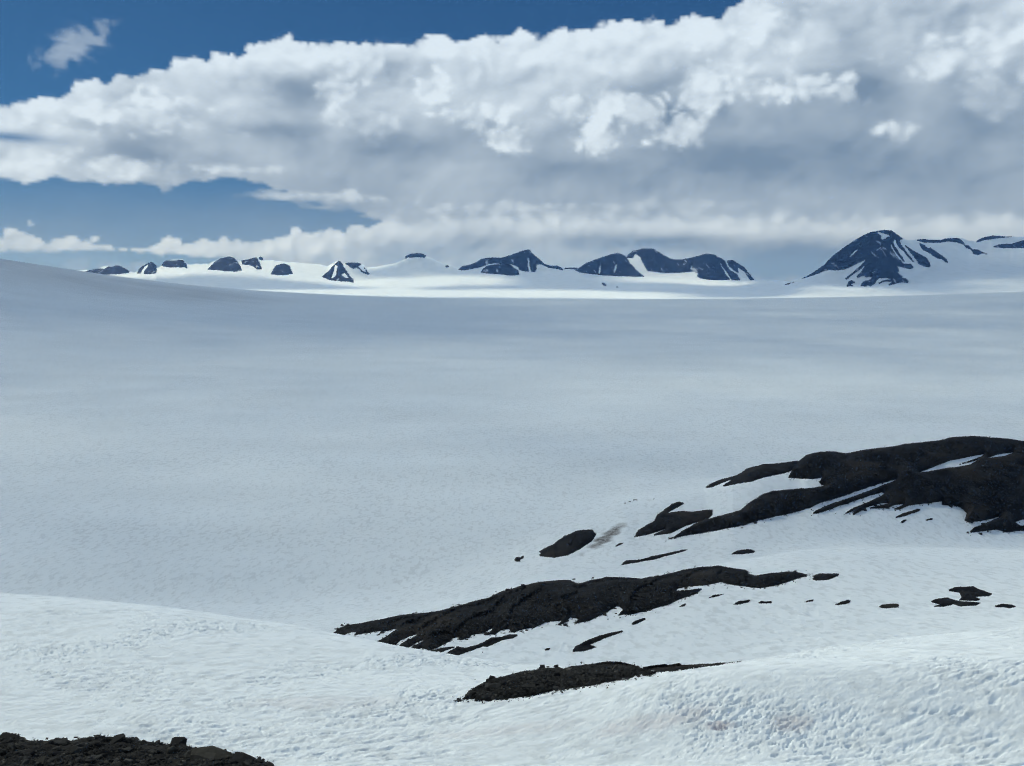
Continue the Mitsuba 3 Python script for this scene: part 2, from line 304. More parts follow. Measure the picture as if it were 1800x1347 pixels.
# ------------------------------------------------------------------ sight lines onto the terrain
def hit(px, py, dmin, dmax):
    """Distance at which the sight line (px, py) first meets the terrain between dmin and dmax (past a crest: the crest)."""
    px, py = np.asarray(px, float), np.asarray(py, float)
    r0, r1 = np.searchsorted(S, dmin), np.searchsorted(S, dmax)
    c = np.clip(np.searchsorted(PX, px) - 1, 0, len(PX) - 2)
    t = (px - PX[c]) / (PX[c + 1] - PX[c])
    col = GRID[r0:r1, c] * (1 - t) + GRID[r0:r1, c + 1] * t          # rows x points
    run = np.minimum.accumulate(col, 0)
    below = run <= py
    k = np.where(below.any(0), below.argmax(0), col.argmin(0))
    k0 = np.maximum(k - 1, 0)
    n = np.arange(len(px))
    f = np.clip((col[k0, n] - py) / np.maximum(col[k0, n] - col[k, n], 1e-9), 0, 1)
    return np.exp(np.log(S[r0 + k0]) * (1 - f) + np.log(S[r0 + k]) * f)


def spot(px, py, d):
    return np.stack([(np.asarray(px) - CX) / FOC * d, d * np.ones_like(np.asarray(px, float)), (EYE - np.asarray(py)) / FOC * d], -1)


# ------------------------------------------------------------------ materials
def snow_material(name, lam, height, fine, tint=(0.80, 0.855, 0.90), dirt=0.06, stains_and_shade=(), along=1.0, grit=False):
    def colour(p, n, uv):
        big = fbm(p.x / (lam * 90), p.y / (lam * 45), 0.0, 5)
        small = fbm(p.x / (lam * 1.3), p.y / (lam * 1.3 * along), p.z / lam, 3)
        grain = noise(p.x / fine, p.y / (fine * along), p.z / fine)
        k = 1 - dirt * (1.4 * (big - 0.5) + 1.5 * smoothstep(0.45, 0.75, small) + 0.5 * (grain - 0.5))
        c = mi.Color3f(*tint) * k
        if grit:
            sp = noise(p.x / 0.045, p.y / 0.045, p.z / 0.045)
            c = mix(c, (0.16, 0.15, 0.14), 0.7 * smoothstep(0.93, 0.965, sp) * smoothstep(0.4, 0.7, fbm(p.x / 3.1, p.y / 3.1, 0.0, 3)))
        for (sx, sy, ax, ay, ca, sa, lm, col, amt) in stains_and_shade:
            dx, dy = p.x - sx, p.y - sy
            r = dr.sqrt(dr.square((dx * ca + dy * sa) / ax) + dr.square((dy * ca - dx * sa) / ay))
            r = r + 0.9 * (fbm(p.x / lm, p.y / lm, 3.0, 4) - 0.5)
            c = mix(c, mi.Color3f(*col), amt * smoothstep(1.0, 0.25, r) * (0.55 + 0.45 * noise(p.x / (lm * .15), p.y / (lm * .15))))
        return c

    def bump(p, n, uv):
        h = fbm(p.x / lam, p.y / (lam * along), p.z / lam, 2)
        return height * (dr.abs(h - 0.5) * 1.4 + 0.35 * noise(p.x / fine, p.y / (fine * along), p.z / fine))

    scene[name] = {'type': 'twosided', 'bsdf': {'type': 'bumpmap', 'scale': 1.0, 'arbitrary': proc(bump, fine * 0.3),
                   'bsdf': {'type': 'principled', 'base_color': proc(colour), 'roughness': 0.75, 'specular': 0.25}}}


def rock_material(name, dark, light, lam, height, brown=(0.030, 0.025, 0.020), snow=0.0):
    def colour(p, n, uv):
        a = fbm(p.x / lam, p.y / lam, p.z / lam, 4)
        b = noise(p.x / (lam * .09), p.y / (lam * .09), p.z / (lam * .09))
        c = mix(dark, light, smoothstep(0.35, 0.75, 0.65 * a + 0.35 * b))
        c = mix(c, brown, 0.7 * smoothstep(0.55, 0.7, fbm(p.x / (lam * 2.3) + 9, p.y / (lam * 2.3), p.z / lam, 3)))
        if snow:
            c = mix(c, (0.7, 0.75, 0.8), snow * smoothstep(0.66, 0.78, fbm((p.x + 0.35 * p.z) / 34, p.y / 140, p.z / 130, 4)))
        return c

    def bump(p, n, uv):
        return height * fbm(p.x / (lam * .35), p.y / (lam * .35), p.z / (lam * .25), 4)

    scene[name] = {'type': 'twosided', 'bsdf': {'type': 'bumpmap', 'scale': 1.0, 'arbitrary': proc(bump, lam * 0.02),
                   'bsdf': {'type': 'principled', 'base_color': proc(colour), 'roughness': 0.9, 'specular': 0.08}}}


def stain(px, py, dmin, dmax, ax, ay, deg, lm, col, amt):
    d = hit([px], [py], dmin, dmax)[0]
    return (px - CX) / FOC * d, d, ax, ay, math.cos(math.radians(deg)), math.sin(math.radians(deg)), lm, col, amt


PINK = (0.60, 0.54, 0.55)
snow_material('near_snow', 0.45, 0.07, 0.09, tint=(0.81, 0.86, 0.89), dirt=0.08, grit=True, stains_and_shade=[stain(1165, 1268, 30, 46, 3.4, 0.9, 8, 1.0, PINK, .5), stain(1262, 1277, 30, 46, 0.8, .4, 5, .5, (0.50, 0.44, 0.45), .8), stain(1390, 1272, 30, 46, 1.6, .6, 15, .6, (0.5, 0.45, 0.46), .6), stain(880, 1285, 30, 46, 4.5, .8, 4, 1.2, PINK, .3), stain(560, 1235, 30, 46, 4.5, 1.2, 4, 1.2, PINK, .25)])
snow_material('glacier_snow', 0.95, 0.46, 0.4, along=1.9, tint=(0.815, 0.86, 0.88), dirt=0.09, stains_and_shade=[stain(1066, 944, 280, 420, 30, 5.0, 65, 5, (0.10, 0.085, 0.075), 1.0), stain(1160, 912, 280, 420, 10, 2.4, 48, 5, (0.35, 0.33, 0.32), .5), (-2500, 2900, 2500, 1500, 1.0, 0.0, 1100, (0.36, 0.355, 0.36), .8)])  # last entry paints shade into the snow colour of the left dome
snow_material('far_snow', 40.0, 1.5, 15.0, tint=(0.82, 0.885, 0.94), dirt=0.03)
rock_material('gravel', (0.009, 0.009, 0.0095), (0.028, 0.027, 0.025), 1.2, 0.05)
rock_material('ridge_rock', (0.0055, 0.0062, 0.0075), (0.026, 0.026, 0.026), 7.0, 0.5, (0.034, 0.029, 0.024))
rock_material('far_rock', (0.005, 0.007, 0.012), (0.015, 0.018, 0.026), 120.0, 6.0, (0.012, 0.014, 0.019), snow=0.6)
STONES = {}
for i, c in enumerate(((0.013, 0.013, 0.014), (0.026, 0.026, 0.025), (0.048, 0.045, 0.038), (0.085, 0.08, 0.07))):
    def stone_colour(p, n, uv, c=c):
        return mi.Color3f(*c) * (0.35 + 0.6 * fbm(p.x * 9, p.y * 9, p.z * 9, 3) + 0.9 * dr.square(cell_rand(p.x * 2.7, p.y * 2.7, p.z * 2.7)))
    scene[f'stone_tone_{i}'] = {'type': 'twosided', 'bsdf': {'type': 'principled', 'base_color': proc(stone_colour), 'roughness': 0.8, 'specular': 0.1}}


# ------------------------------------------------------------------ setting
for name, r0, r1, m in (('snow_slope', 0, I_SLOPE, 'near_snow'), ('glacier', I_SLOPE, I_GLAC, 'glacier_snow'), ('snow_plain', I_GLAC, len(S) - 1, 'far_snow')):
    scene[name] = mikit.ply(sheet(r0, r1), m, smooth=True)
labels['snow_slope'] = {'kind': 'structure', 'label': 'pitted white snow slope in the foreground, hollowed by sun cups', 'category': 'snow'}
labels['glacier'] = {'kind': 'structure', 'label': 'broad grey-white glacier filling the middle of the view', 'category': 'glacier'}
labels['snow_plain'] = {'kind': 'structure', 'label': 'far bright snow plain and snow hills below the peaks', 'category': 'snow plain'}


# ------------------------------------------------------------------ bare rock
def outline(frame, text):
    ox, oy, k = frame
    return np.array([[float(v) for v in q.split(',')] for q in text.split()]) / k + [ox, oy]


def roughen(ring, step, amp, seed):
    p = np.vstack([ring, ring[:1]])
    seg = np.linalg.norm(np.diff(p, axis=0), axis=1)
    t = np.concatenate([[0], np.cumsum(seg)])
    s = np.linspace(0, t[-1], max(8, int(t[-1] / step)), endpoint=False)
    q = np.stack([np.interp(s, t, p[:, 0]), np.interp(s, t, p[:, 1])], -1)
    o = np.stack([s / (step * 3), s * 0 + seed, s * 0], -1)
    wide = np.stack([1.6 * (meshkit.fbm(o / 4.5, 2, seed + 80) - 0.5), meshkit.fbm(o / 4.5 + 3.1, 2, seed + 90) - 0.5], -1) * 2
    return q + amp * (np.stack([1.4 * (meshkit.fbm(o, 3, seed) - 0.5), meshkit.fbm(o + 7.3, 3, seed + 40) - 0.5], -1) * 2 + 0.9 * wide)


def drape(ring, holes, dmin, dmax, step, relief, lam, seed, amp=None, lift=0.55, squash=1.0):
    """A rock sheet on the terrain: outline and holes as seen, relief in metres with features of lam metres, sunk skirt all round."""
    amp = 0.8 if amp is None else amp
    fine = min(1.1, step * 0.8)
    poly = Polygon(roughen(ring, fine, amp, seed), [roughen(h, fine, amp * 0.6, seed + 5 + i) for i, h in enumerate(holes)]).buffer(0)
    if poly.geom_type != 'Polygon': poly = max(poly.geoms, key=lambda g: g.area)
    x0, y0, x1, y1 = poly.bounds
    r = np.random.default_rng(seed)
    gx, gy = np.meshgrid(np.arange(x0, x1, step), np.arange(y0, y1, step * squash))
    g = np.stack([gx.ravel(), gy.ravel()], -1)
    g += (r.random(g.shape) - 0.5) * [step * 0.8, step * 0.8 * squash]
    pts = shapely.points(g)
    edge = shapely.distance(poly.boundary, pts)
    g = g[shapely.contains(poly, pts) & (edge > step * 0.45 * squash)]
    rings = [np.array(poly.exterior.coords)[:-1]] + [np.array(i.coords)[:-1] for i in poly.interiors]
    nb = sum(map(len, rings))
    allp = np.vstack(rings + [g])
    tri = Delaunay(allp * [1, 1 / squash]).simplices
    tri = tri[shapely.contains(poly, shapely.points(allp[tri].mean(1)))]
    e = np.concatenate([np.zeros(nb), shapely.distance(poly.boundary, shapely.points(g))])
    d = hit(allp[:, 0], allp[:, 1], dmin, dmax)
    v = spot(allp[:, 0], allp[:, 1], d)
    pxm = d / FOC
    q = v / lam
    bumps = 0.55 * (1 - np.abs(2 * meshkit.noise(q, seed) - 1)) + 0.3 * meshkit.noise(q * 2.3, seed + 1) + 0.22 * meshkit.noise(q * 5.1, seed + 2) + 0.14 * r.random(len(q))
    lay = (q @ np.array([0.55, 0.2, 2.2])) * 1.3 + 1.6 * meshkit.fbm(q * 0.6, 3, seed + 3)
    bumps = 0.75 * bumps + 0.45 * (lay - np.floor(lay)) ** 2
    h = relief * (0.35 + bumps) * (1 - np.exp(-e * pxm / (0.5 * relief)))
    up = np.minimum(h * lift, e * pxm * 0.85)                       # never past its own outline
    v[:, 2] += up
    v *= (1 - (h * (1.6 - lift) + 0.6 * pxm * (e > 0)) / d)[:, None]
    v[:nb, 2] -= 0.15 * pxm[:nb]
    f = [tri]
    at, n = 0, len(v)
    extra = []
    for ring_ in rings:                                              # the skirt: the sheet goes on down into the snow
        m = len(ring_)
        low = v[at:at + m].copy()
        low *= (1 + 1.5 * pxm[at:at + m] / d[at:at + m])[:, None]
        low[:, 2] -= 0.8 * relief + 2.0 * pxm[at:at + m]
        k, k2 = np.arange(m), (np.arange(m) + 1) % m
        f += [np.stack([at + k, at + k2, n + k2], -1), np.stack([at + k, n + k2, n + k], -1)]
        extra.append(low)
        n += m
        at += m
    v = np.vstack([v] + extra)
    return trimesh.Trimesh(v, np.vstack(f), process=False), poly


used = {}


def numbered(name):
    used[name] = used.get(name, -1) + 1
    return name if used[name] == 0 else f'{name}_{used[name]:03d}'


def rock(name, label, cat, m, frame, text, dmin, dmax, step, relief, lam, holes=(), group=None, smooth=22, **more):
    key = numbered(name)
    mesh, poly = drape(outline(frame, text), [outline(frame, h) for h in holes], dmin, dmax, step, relief, lam, 100 + len(labels) * 3, **more)
    scene[key] = mikit.ply(mesh, m, smooth=smooth)
    labels[key] = {'label': label, 'category': cat}
    if group: labels[key]['group'] = group
    return key, poly


def rock_piece(parent, part, m, frame, text, dmin, dmax, step, relief, lam, holes=(), label=None, smooth=22, **more):
    key = numbered(f'{parent}__{part}')
    mesh, poly = drape(outline(frame, text), [outline(frame, h) for h in holes], dmin, dmax, step, relief, lam, 500 + len(scene) * 3, **more)
    scene[key] = mikit.ply(mesh, m, smooth=smooth)
    if label: labels[key] = {'label': label}
    return key, poly


def stone_mesh(seed, flat):
    r = np.random.default_rng(seed)
    p = r.normal(size=(13, 3)); p /= np.linalg.norm(p, axis=1, keepdims=True)
    p = np.sign(p) * np.abs(p) ** 0.75
    hull = ConvexHull(p * [1, 0.75, flat])
    m = trimesh.Trimesh(p * [1, 0.75, flat], hull.simplices, process=True)
    m.fix_normals()
    return m


VARIANTS = [stone_mesh(900 + i, f) for i, f in enumerate((0.3, 0.4, 0.5, 0.35, 0.6, 0.28, 0.45, 0.7))]
PLY = [[mikit.ply(m, f'stone_tone_{t}') for m in VARIANTS] for t in range(4)]


def stone_spots(poly, n, seed, inset=2.0):
    r = np.random.default_rng(seed)
    x0, y0, x1, y1 = poly.buffer(-inset).bounds
    inner, out = poly.buffer(-inset), []
    while len(out) < n:
        q = np.stack([r.uniform(x0, x1, 4 * n), r.uniform(y0, y1, 4 * n)], -1)
        out += list(q[shapely.contains(inner, shapely.points(q))])
    return np.array(out[:n])


def turn(r, tilt=0.35):
    m = trimesh.transformations.euler_matrix(r.normal() * tilt, r.normal() * tilt, r.uniform(0, 6.283))
    return m


def lie_on(mesh, px, py):
    """The points of a rock sheet seen on these sight lines."""
    c = spot(np.asarray(px), np.asarray(py), 1.0)
    k, ray, loc = None, None, None
    vz = mesh.vertices
    sx, sy = CX + FOC * vz[:, 0] / vz[:, 1], EYE - FOC * vz[:, 2] / vz[:, 1]
    from scipy.spatial import cKDTree
    _, i = cKDTree(np.stack([sx, sy], -1)).query(np.stack([px, py], -1), k=3)
    d = vz[i][:, :, 1].mean(1)
    return spot(px, py, d)


def strew(holder, poly, dmin, dmax, n_parts, size, n_stuff, size_stuff, seed, tones=(0.3, 0.4, 0.22, 0.08), tilt=0.35):
    """Loose stones on a holder: the larger ones each a part, the small ones one part of kind stuff."""
    r = np.random.default_rng(seed)
    path = scene[holder]['filename']
    sheet_ = trimesh.Trimesh(meshkit.WRITTEN[path][0], meshkit.WRITTEN[path][1], process=False)
    if n_parts:
        q = stone_spots(poly, n_parts, seed)
        at = lie_on(sheet_, q[:, 0], q[:, 1])
        sizes = np.sort(size[0] * np.exp(r.exponential(size[1], n_parts)))[::-1]
        for k in range(n_parts):
            s = min(sizes[k], size[0] * 4)
            m = turn(r, tilt); m[:3, :3] *= s / 2 * r.uniform(0.8, 1.25, 3)[None, :]
            m[:3, 3] = at[k] + [0, 0, 0.03 * s]
            scene[numbered(holder + '__stone')] = {**PLY[r.choice(4, p=tones)][r.integers(8)], 'to_world': T(m)}
    if n_stuff:
        q = stone_spots(poly, n_stuff, seed + 1, 1.0)
        at = lie_on(sheet_, q[:, 0], q[:, 1])
        n_edge = n_stuff // 5                                    # and those that rolled out onto the snow along the margin
        ring = poly.exterior
        along = r.uniform(0, ring.length, n_edge)
        e = np.array([ring.interpolate(a_).coords[0] for a_ in along]) + r.normal(size=(n_edge, 2)) * [5.0, 0.6] * r.exponential(1.0, (n_edge, 1)) + [[0, 1.2]] * r.exponential(1.0, (n_edge, 1))
        e = e[(e[:, 1] < 1346) & ~shapely.contains(poly, shapely.points(e))]
        de = hit(e[:, 0], e[:, 1], dmin, dmax)
        ok = (de > dmin * 1.02) & (de < dmax * 0.97)
        at = np.vstack([at, spot(e[ok, 0], e[ok, 1], de[ok])])
        n_stuff = len(at)
        V, F, off = [], [], 0
        for k in range(n_stuff):
            b = VARIANTS[r.integers(8)]
            s = size_stuff[0] * math.exp(min(r.exponential(size_stuff[1]), 1.6))
            m = turn(r, tilt)[:3, :3] * (s / 2)
            V.append(b.vertices @ m.T + at[k]); F.append(b.faces + off); off += len(b.vertices)
        key = holder + '__loose_stones'
        scene[key] = mikit.ply((np.vstack(V), np.vstack(F)), 'stone_tone_1')
        labels[key] = {'kind': 'stuff', 'label': 'small loose stones'}


A3, A4, A5 = (900, 740, 2.0), (560, 960, 3.0), (1160, 960, 2.8125)
A8, B1, B2, B3 = (560, 1060, 4.5), (1360, 390, 4.09), (780, 420, 3.103), (100, 430, 3.0)
Q4, Q5, RAW = (0, 1260, 3.6), (780, 1120, 3.214), (0, 0, 1.0)

# nearest: the stony bank at the lower left
bank, bank_poly = rock('stony_bank', 'dark stony bank of loose slabs in the lower left corner', 'stony bank', 'gravel', Q4,
    '-200,120 0,124 20,116 60,112 120,114 130,130 150,140 200,152 300,152 330,140 390,140 400,150 460,150 520,132 600,124 640,116 660,126 740,126 830,130 880,150 930,156 1000,164 1060,174 1095,166 1120,152 1150,155 1185,185 1240,198 1330,205 1400,214 1470,236 1520,258 1600,268 1650,268 1690,290 1730,318 1900,420 1960,700 -200,700',
    18, 50, 4.0, 0.22, 0.8, squash=0.7)
strew(bank, bank_poly.intersection(shapely.box(-10, 1285, 500, 1356)), 18, 50, 300, (0.15, 0.36), 5000, (0.06, 0.4), 3, tilt=0.16)
r = np.random.default_rng(5)


def boulder(holder, name, px, py, size, tone, label, seed):
    path = scene[holder]['filename']
    at = lie_on(trimesh.Trimesh(meshkit.WRITTEN[path][0], meshkit.WRITTEN[path][1], process=False), np.array([px]), np.array([py]))[0]
    rr = np.random.default_rng(seed)
    p = rr.normal(size=(16, 3)); p /= np.linalg.norm(p, axis=1, keepdims=True)
    p = np.sign(p) * np.abs(p) ** 0.5
    h = ConvexHull(p)
    m = trimesh.Trimesh(p, h.simplices, process=True); m.fix_normals()
    m = m.subdivide()
    nn = (meshkit.fbm(m.vertices * 2.2, 3, seed) - 0.5)[:, None]
    m.vertices = m.vertices * (1 + 0.22 * nn)
    m.vertices = m.vertices * (np.array(size) / 2) @ trimesh.transformations.euler_matrix(0.1, 0.08, rr.uniform(-.3, .3))[:3, :3].T + at
    key = numbered(f'{holder}__{name}')
    scene[key] = mikit.ply(m, f'stone_tone_{tone}', smooth=12)
    labels[key] = {'label': label}


boulder(bank, 'boulder', 313, 1308, (0.62, 0.6, 0.34), 0, 'rounded boulder standing highest on the bank', 1)
boulder(bank, 'slab', 12, 1301, (0.95, 0.6, 0.26), 0, 'dark flat block at the left edge', 2)
boulder(bank, 'slab', 372, 1330, (1.7, 0.9, 0.34), 2, 'long brownish sloping slab', 3)
boulder(bank, 'slab', 100, 1305, (0.5, 0.4, 0.22), 0, 'dark block at the snow edge', 4)
boulder(bank, 'slab', 340, 1330, (0.7, 0.6, 0.25), 1, 'dark slab beside the brownish one', 6)
boulder(bank, 'slab', 425, 1337, (0.9, 0.7, 0.3), 0, 'dark slab near the lower tip', 8)

# the stony mound between the two foreground slopes
mound, mound_poly = rock('stony_mound', 'black stony mound in the foreground snow below the centre', 'stony mound', 'gravel', Q5,
    '60,356 110,345 130,320 190,272 250,245 290,232 370,212 440,192 535,183 545,170 565,172 620,174 640,166 680,176 720,164 820,154 880,142 920,136 990,138 1040,150 1080,158 1110,172 1150,180 1205,200 1190,210 1120,214 1040,232 960,250 860,268 760,286 640,300 540,320 430,338 330,350 220,354 140,350',
    30, 52, 2.6, 0.30, 1.2, squash=0.7)
tail, _ = rock_piece(mound, 'gravel_tail', 'gravel', Q5, '1128,170 1180,160 1250,152 1270,158 1330,146 1350,158 1440,150 1500,150 1580,144 1640,140 1690,132 1695,136 1620,150 1540,162 1450,172 1370,186 1290,196 1210,198 1150,184', 30, 56, 2.2, 0.10, 0.8, label='thin gravel tail running to the right', squash=0.7)
strew(mound, mound_poly, 30, 52, 150, (0.14, 0.32), 4200, (0.06, 0.4), 11, tones=(0.36, 0.36, 0.2, 0.08), tilt=0.25)
boulder(mound, 'boulder', 953, 1173.5, (0.34, 0.3, 0.26), 0, 'round boulder on the skyline of the mound', 21)
boulder(mound, 'boulder', 865, 1194, (0.36, 0.34, 0.26), 0, 'boulder on the left shoulder', 22)
boulder(mound, 'boulder', 978, 1172, (0.3, 0.3, 0.2), 1, 'flat boulder beside the round one', 23)
boulder(mound, 'boulder', 1094, 1173, (0.26, 0.22, 0.22), 3, 'pale brown boulder near the right end', 24)
boulder(mound, 'boulder', 1083, 1182, (0.2, 0.18, 0.14), 3, 'small pale stone near the right end', 25)
boulder(mound, 'slab', 866, 1208, (0.9, 0.6, 0.36), 1, 'broad slab at the left end', 26)
boulder(mound, 'slab', 930, 1209, (0.7, 0.5, 0.3), 1, 'slab at the lower edge', 27)

# the middle ridge
ridge, ridge_poly = rock('rock_ridge', 'long black rock ridge slanting across the middle snow slope', 'rock ridge', 'ridge_rock', A4,
    '75,460 100,435 150,415 220,405 300,390 400,370 500,355 560,352 640,340 720,318 800,295 900,270 960,240 1050,215 1150,190 1190,185 1300,178 1330,180 1370,198 1430,180 1520,162 1620,165 1700,170 1800,155 1864,139 1928,123 2013,110 2109,102 2163,112 2248,123 2269,133 2269,144 2301,155 2387,141 2483,133 2547,142 2590,155 2547,165 2483,187 2397,213 2323,222 2248,213 2163,203 2120,192 2045,208 1960,213 1896,226 1885,235 1960,230 2035,221 1992,251 1907,283 1832,315 1800,322 1700,350 1640,362 1575,365 1605,335 1580,315 1530,345 1500,360 1430,395 1340,412 1370,385 1330,375 1300,405 1250,425 1280,395 1200,400 1150,425 1080,440 1040,452 1010,448 1000,437 960,447 930,470 890,465 916,435 860,460 800,472 830,470 800,478 750,492 700,500 670,515 620,540 575,552 545,538 500,558 475,553 512,520 555,498 520,508 470,540 440,553 405,545 440,510 520,467 480,478 430,500 400,528 370,540 265,522 350,480 392,450 410,438 380,440 350,452 310,470 330,450 300,452 270,460 240,462 200,470 175,475 198,455 165,458 120,472',
    104, 262, 2.2, 2.2, 8.0, holes=['700,492 725,482 740,484 712,494'], squash=0.75)
key_arm, _ = rock_piece(ridge, 'lower_band', 'ridge_rock', A8, '982,420 1010,395 1060,365 1110,345 1160,352 1240,335 1300,312 1370,270 1440,268 1500,250 1570,245 1575,262 1540,280 1440,300 1380,332 1330,350 1300,345 1190,385 1120,412 1050,426', 104, 262, 2.0, 0.8, 5.0, label='narrow lower band parted from the ridge by a snow strip', squash=0.75)
for t in ('835,398 880,378 960,355 1060,345 1090,350 1030,372 960,395 920,405 960,380 880,405', '1060,368 1100,340 1120,348 1085,366', '1250,402 1280,388 1310,380 1300,392 1265,404', '1600,248 1625,236 1650,230 1630,244'):
    rock_piece(ridge, 'outlier', 'ridge_rock', A8, t, 104, 262, 1.8, 0.5, 3.0, squash=0.75)
strew(ridge, ridge_poly, 104, 262, 0, (0, 0), 3200, (0.34, 0.42), 31, tilt=0.4)
rock_piece(ridge, 'end_block', 'ridge_rock', A5, '745,150 790,135 888,135 885,148 830,168 770,172 748,165 760,155', 200, 300, 2.4, 0.7, 4.0, label='flat right end of the ridge beyond a snow gap', squash=0.7)

# small bare patches on the snow slope
SMALL = [
    (A4, '1340,560 1350,530 1430,490 1520,460 1610,443 1600,455 1500,490 1430,520 1470,533 1400,555', 'long tilted black rock strip on the snow above the stony mound'),
    (A4, '1185,548 1200,538 1228,537 1215,550 1195,553', 'tiny black rock spot just left of the tilted strip'),
    (A4, '1648,415 1655,402 1685,388 1720,377 1725,385 1700,402 1665,416', 'small black rock lens above the right end of the tilted strip'),
    (A5, '92,303 110,288 132,283 120,298', 'tiny black rock sliver tight under the ridge, leftmost of the row'),
    (A5, '228,260 265,242 325,235 290,248', 'thin black rock sliver under the right part of the ridge'),
    (A5, '358,290 390,272 450,265 440,277 390,290', 'black rock wedge, third of the row below the ridge end'),
    (A5, '485,280 500,270 520,272 550,270 553,282 490,286', 'small blocky black rock next to the wedge, in the row below the ridge end'),
    (A5, '702,280 740,265 780,260 750,275', 'thin slanting black rock streak in the middle of the row'),
    (A5, '862,290 900,272 915,270 930,263 943,270 935,282 880,293', 'black rock with a knobby upper end, right of the slanting streak'),
    (A5, '1078,300 1100,290 1150,284 1180,285 1182,305 1100,308', 'half-round black rock with a flat base, alone on the snow'),
    (A5, '1650,295 1690,285 1740,288 1772,299 1730,307 1660,303', 'lens-shaped black rock at the right edge of the snow slope'),
    (A5, '1428,215 1460,203 1550,197 1570,210 1645,235 1630,248 1560,252 1590,262 1570,272 1480,270 1490,255 1480,232 1430,222', 'mushroom-shaped black rock, upper of the pair at the right'),
    (A5, '1340,270 1370,258 1420,255 1460,268 1595,280 1560,296 1480,298 1450,288 1400,302 1345,300 1380,288 1345,280', 'flat twin black rock just below the mushroom-shaped one'),
    (A3, '765,470 790,456 830,450 858,456 850,464 800,470', 'lone flat black rock on the snow above the middle ridge'),
    (A3, '380,508 400,490 440,488 520,470 600,452 627,450 600,460 500,488 430,500', 'long thin black rock strip on the snow between the two ridges'),
    (A3, '362,440 375,430 398,428 385,436 365,443', 'tiny black rock left of the upper ridge tip'),
]
for fr, tx, lab in SMALL:
    up = fr is A3
    rock('rock_patch', lab, 'rock', 'ridge_rock', fr, tx, 104 if not up else 250, 420 if up else 300, 2.0, 0.7, 3.0, group='bare rock patches on the snow slope', squash=0.6)

# the upper ridge
upper, upper_poly = rock('rock_ridge', 'broad black rock ridge at the right edge, rising above the glacier', 'rock ridge', 'ridge_rock', A3,
    '1005,141 1035,120 1080,108 1130,106 1175,113 1240,100 1320,92 1400,78 1500,68 1540,58 1620,52 1690,57 1750,62 1800,70 1900,76 1900,330 1830,338 1770,356 1790,368 1850,362 1850,385 1780,388 1740,392 1700,382 1605,394 1625,374 1670,356 1715,338 1650,352 1605,358 1590,350 1600,325 1580,305 1545,296 1510,298 1510,283 1470,290 1400,297 1360,312 1335,312 1375,293 1340,297 1320,308 1240,308 1325,288 1300,290 1250,303 1195,335 1200,318 1160,330 1200,305 1240,290 1280,272 1310,255 1300,252 1240,270 1150,300 1090,322 1045,332 1065,315 1110,295 1200,265 1280,235 1350,207 1330,210 1250,235 1150,270 1080,290 1045,308 980,325 890,345 800,370 700,390 620,402 590,408 530,423 570,405 600,385 660,352 720,335 800,315 830,290 870,262 920,245 1000,238 1060,235 1095,228 1080,215 1090,200 1060,205 1010,203 970,200 985,168',
    270, 500, 2.3, 4.5, 16.0, holes=['1435,181 1540,140 1660,117 1655,122 1600,142 1530,165', '1542,163 1635,139 1610,153 1560,162', '1676,130 1700,120 1760,112 1730,123'], squash=0.75)
rock_piece(upper, 'upper_finger', 'ridge_rock', A3, '672,238 700,218 740,203 790,190 830,165 880,153 940,148 1012,139 1000,155 985,170 975,180 940,188 880,200 840,215 790,222 735,232 770,208 740,218 700,235', 270, 480, 2.6, 1.6, 9.0, label='thin finger of rock reaching left along the crest', squash=0.75)
strew(upper, upper_poly.intersection(shapely.box(1100, 700, 1830, 960)), 270, 500, 0, (0, 0), 2200, (0.55, 0.4), 41, tilt=0.5)
rock('rock_outcrop', 'forked black outcrop at the lower left end of the upper ridge', 'rock outcrop', 'ridge_rock', A3,
     '428,410 440,385 500,350 510,330 560,292 585,283 610,290 580,305 550,322 600,315 635,318 680,312 705,312 707,330 690,345 640,360 600,375 560,395 500,405 495,400 540,380 480,400', 270, 440, 2.6, 1.8, 8.0, squash=0.75)
rock('rock_outcrop', 'humped black outcrop on its own at the glacier edge, beside a brown dirt streak', 'rock outcrop', 'ridge_rock', A3,
     '88,475 100,465 92,458 140,435 180,405 230,385 280,381 298,398 285,420 240,450 200,472 150,482', 270, 420, 2.6, 2.2, 8.0, squash=0.75)
rock('rock_outcrop', 'tiny black rock cluster left of the humped outcrop', 'rock outcrop', 'ridge_rock', A3, '8,490 15,478 28,480 40,472 44,480 30,490 34,495 15,495', 270, 420, 1.8, 1.0, 4.0, squash=0.75)
rock('rock_outcrop', 'tilted black sliver under the upper ridge, larger of three', 'rock outcrop', 'ridge_rock', A3, '1342,342 1370,325 1430,308 1440,312 1420,322 1380,335', 270, 440, 2.0, 1.0, 5.0, squash=0.7)
rock('rock_outcrop', 'tiny black rock below the larger sliver under the upper ridge', 'rock outcrop', 'ridge_rock', A3, '1362,356 1380,347 1392,348 1375,359', 270, 440, 1.6, 0.6, 4.0, squash=0.7)
rock('rock_outcrop', 'tiny black rock right of the larger sliver under the upper ridge', 'rock outcrop', 'ridge_rock', A3, '1440,352 1460,345 1480,340 1478,348', 270, 440, 1.6, 0.6, 4.0, squash=0.7)
for cx, cy, which in ((396, 289, 'first and lowest'), (413, 284, 'second'), (427, 279, 'third'), (436, 276, 'fourth'), (496, 275, 'last and rightmost')):
    rock('rock_speck', f'tiny dark rock speck at the glacier edge, {which} of the short row', 'rock', 'ridge_rock', A3, f'{cx-6},{cy+1} {cx-2},{cy-2} {cx+6},{cy-2} {cx+5},{cy+2} {cx-3},{cy+2}', 300, 520, 1.3, 0.5, 3.0, group='row of tiny rock specks at the glacier edge', squash=0.7)

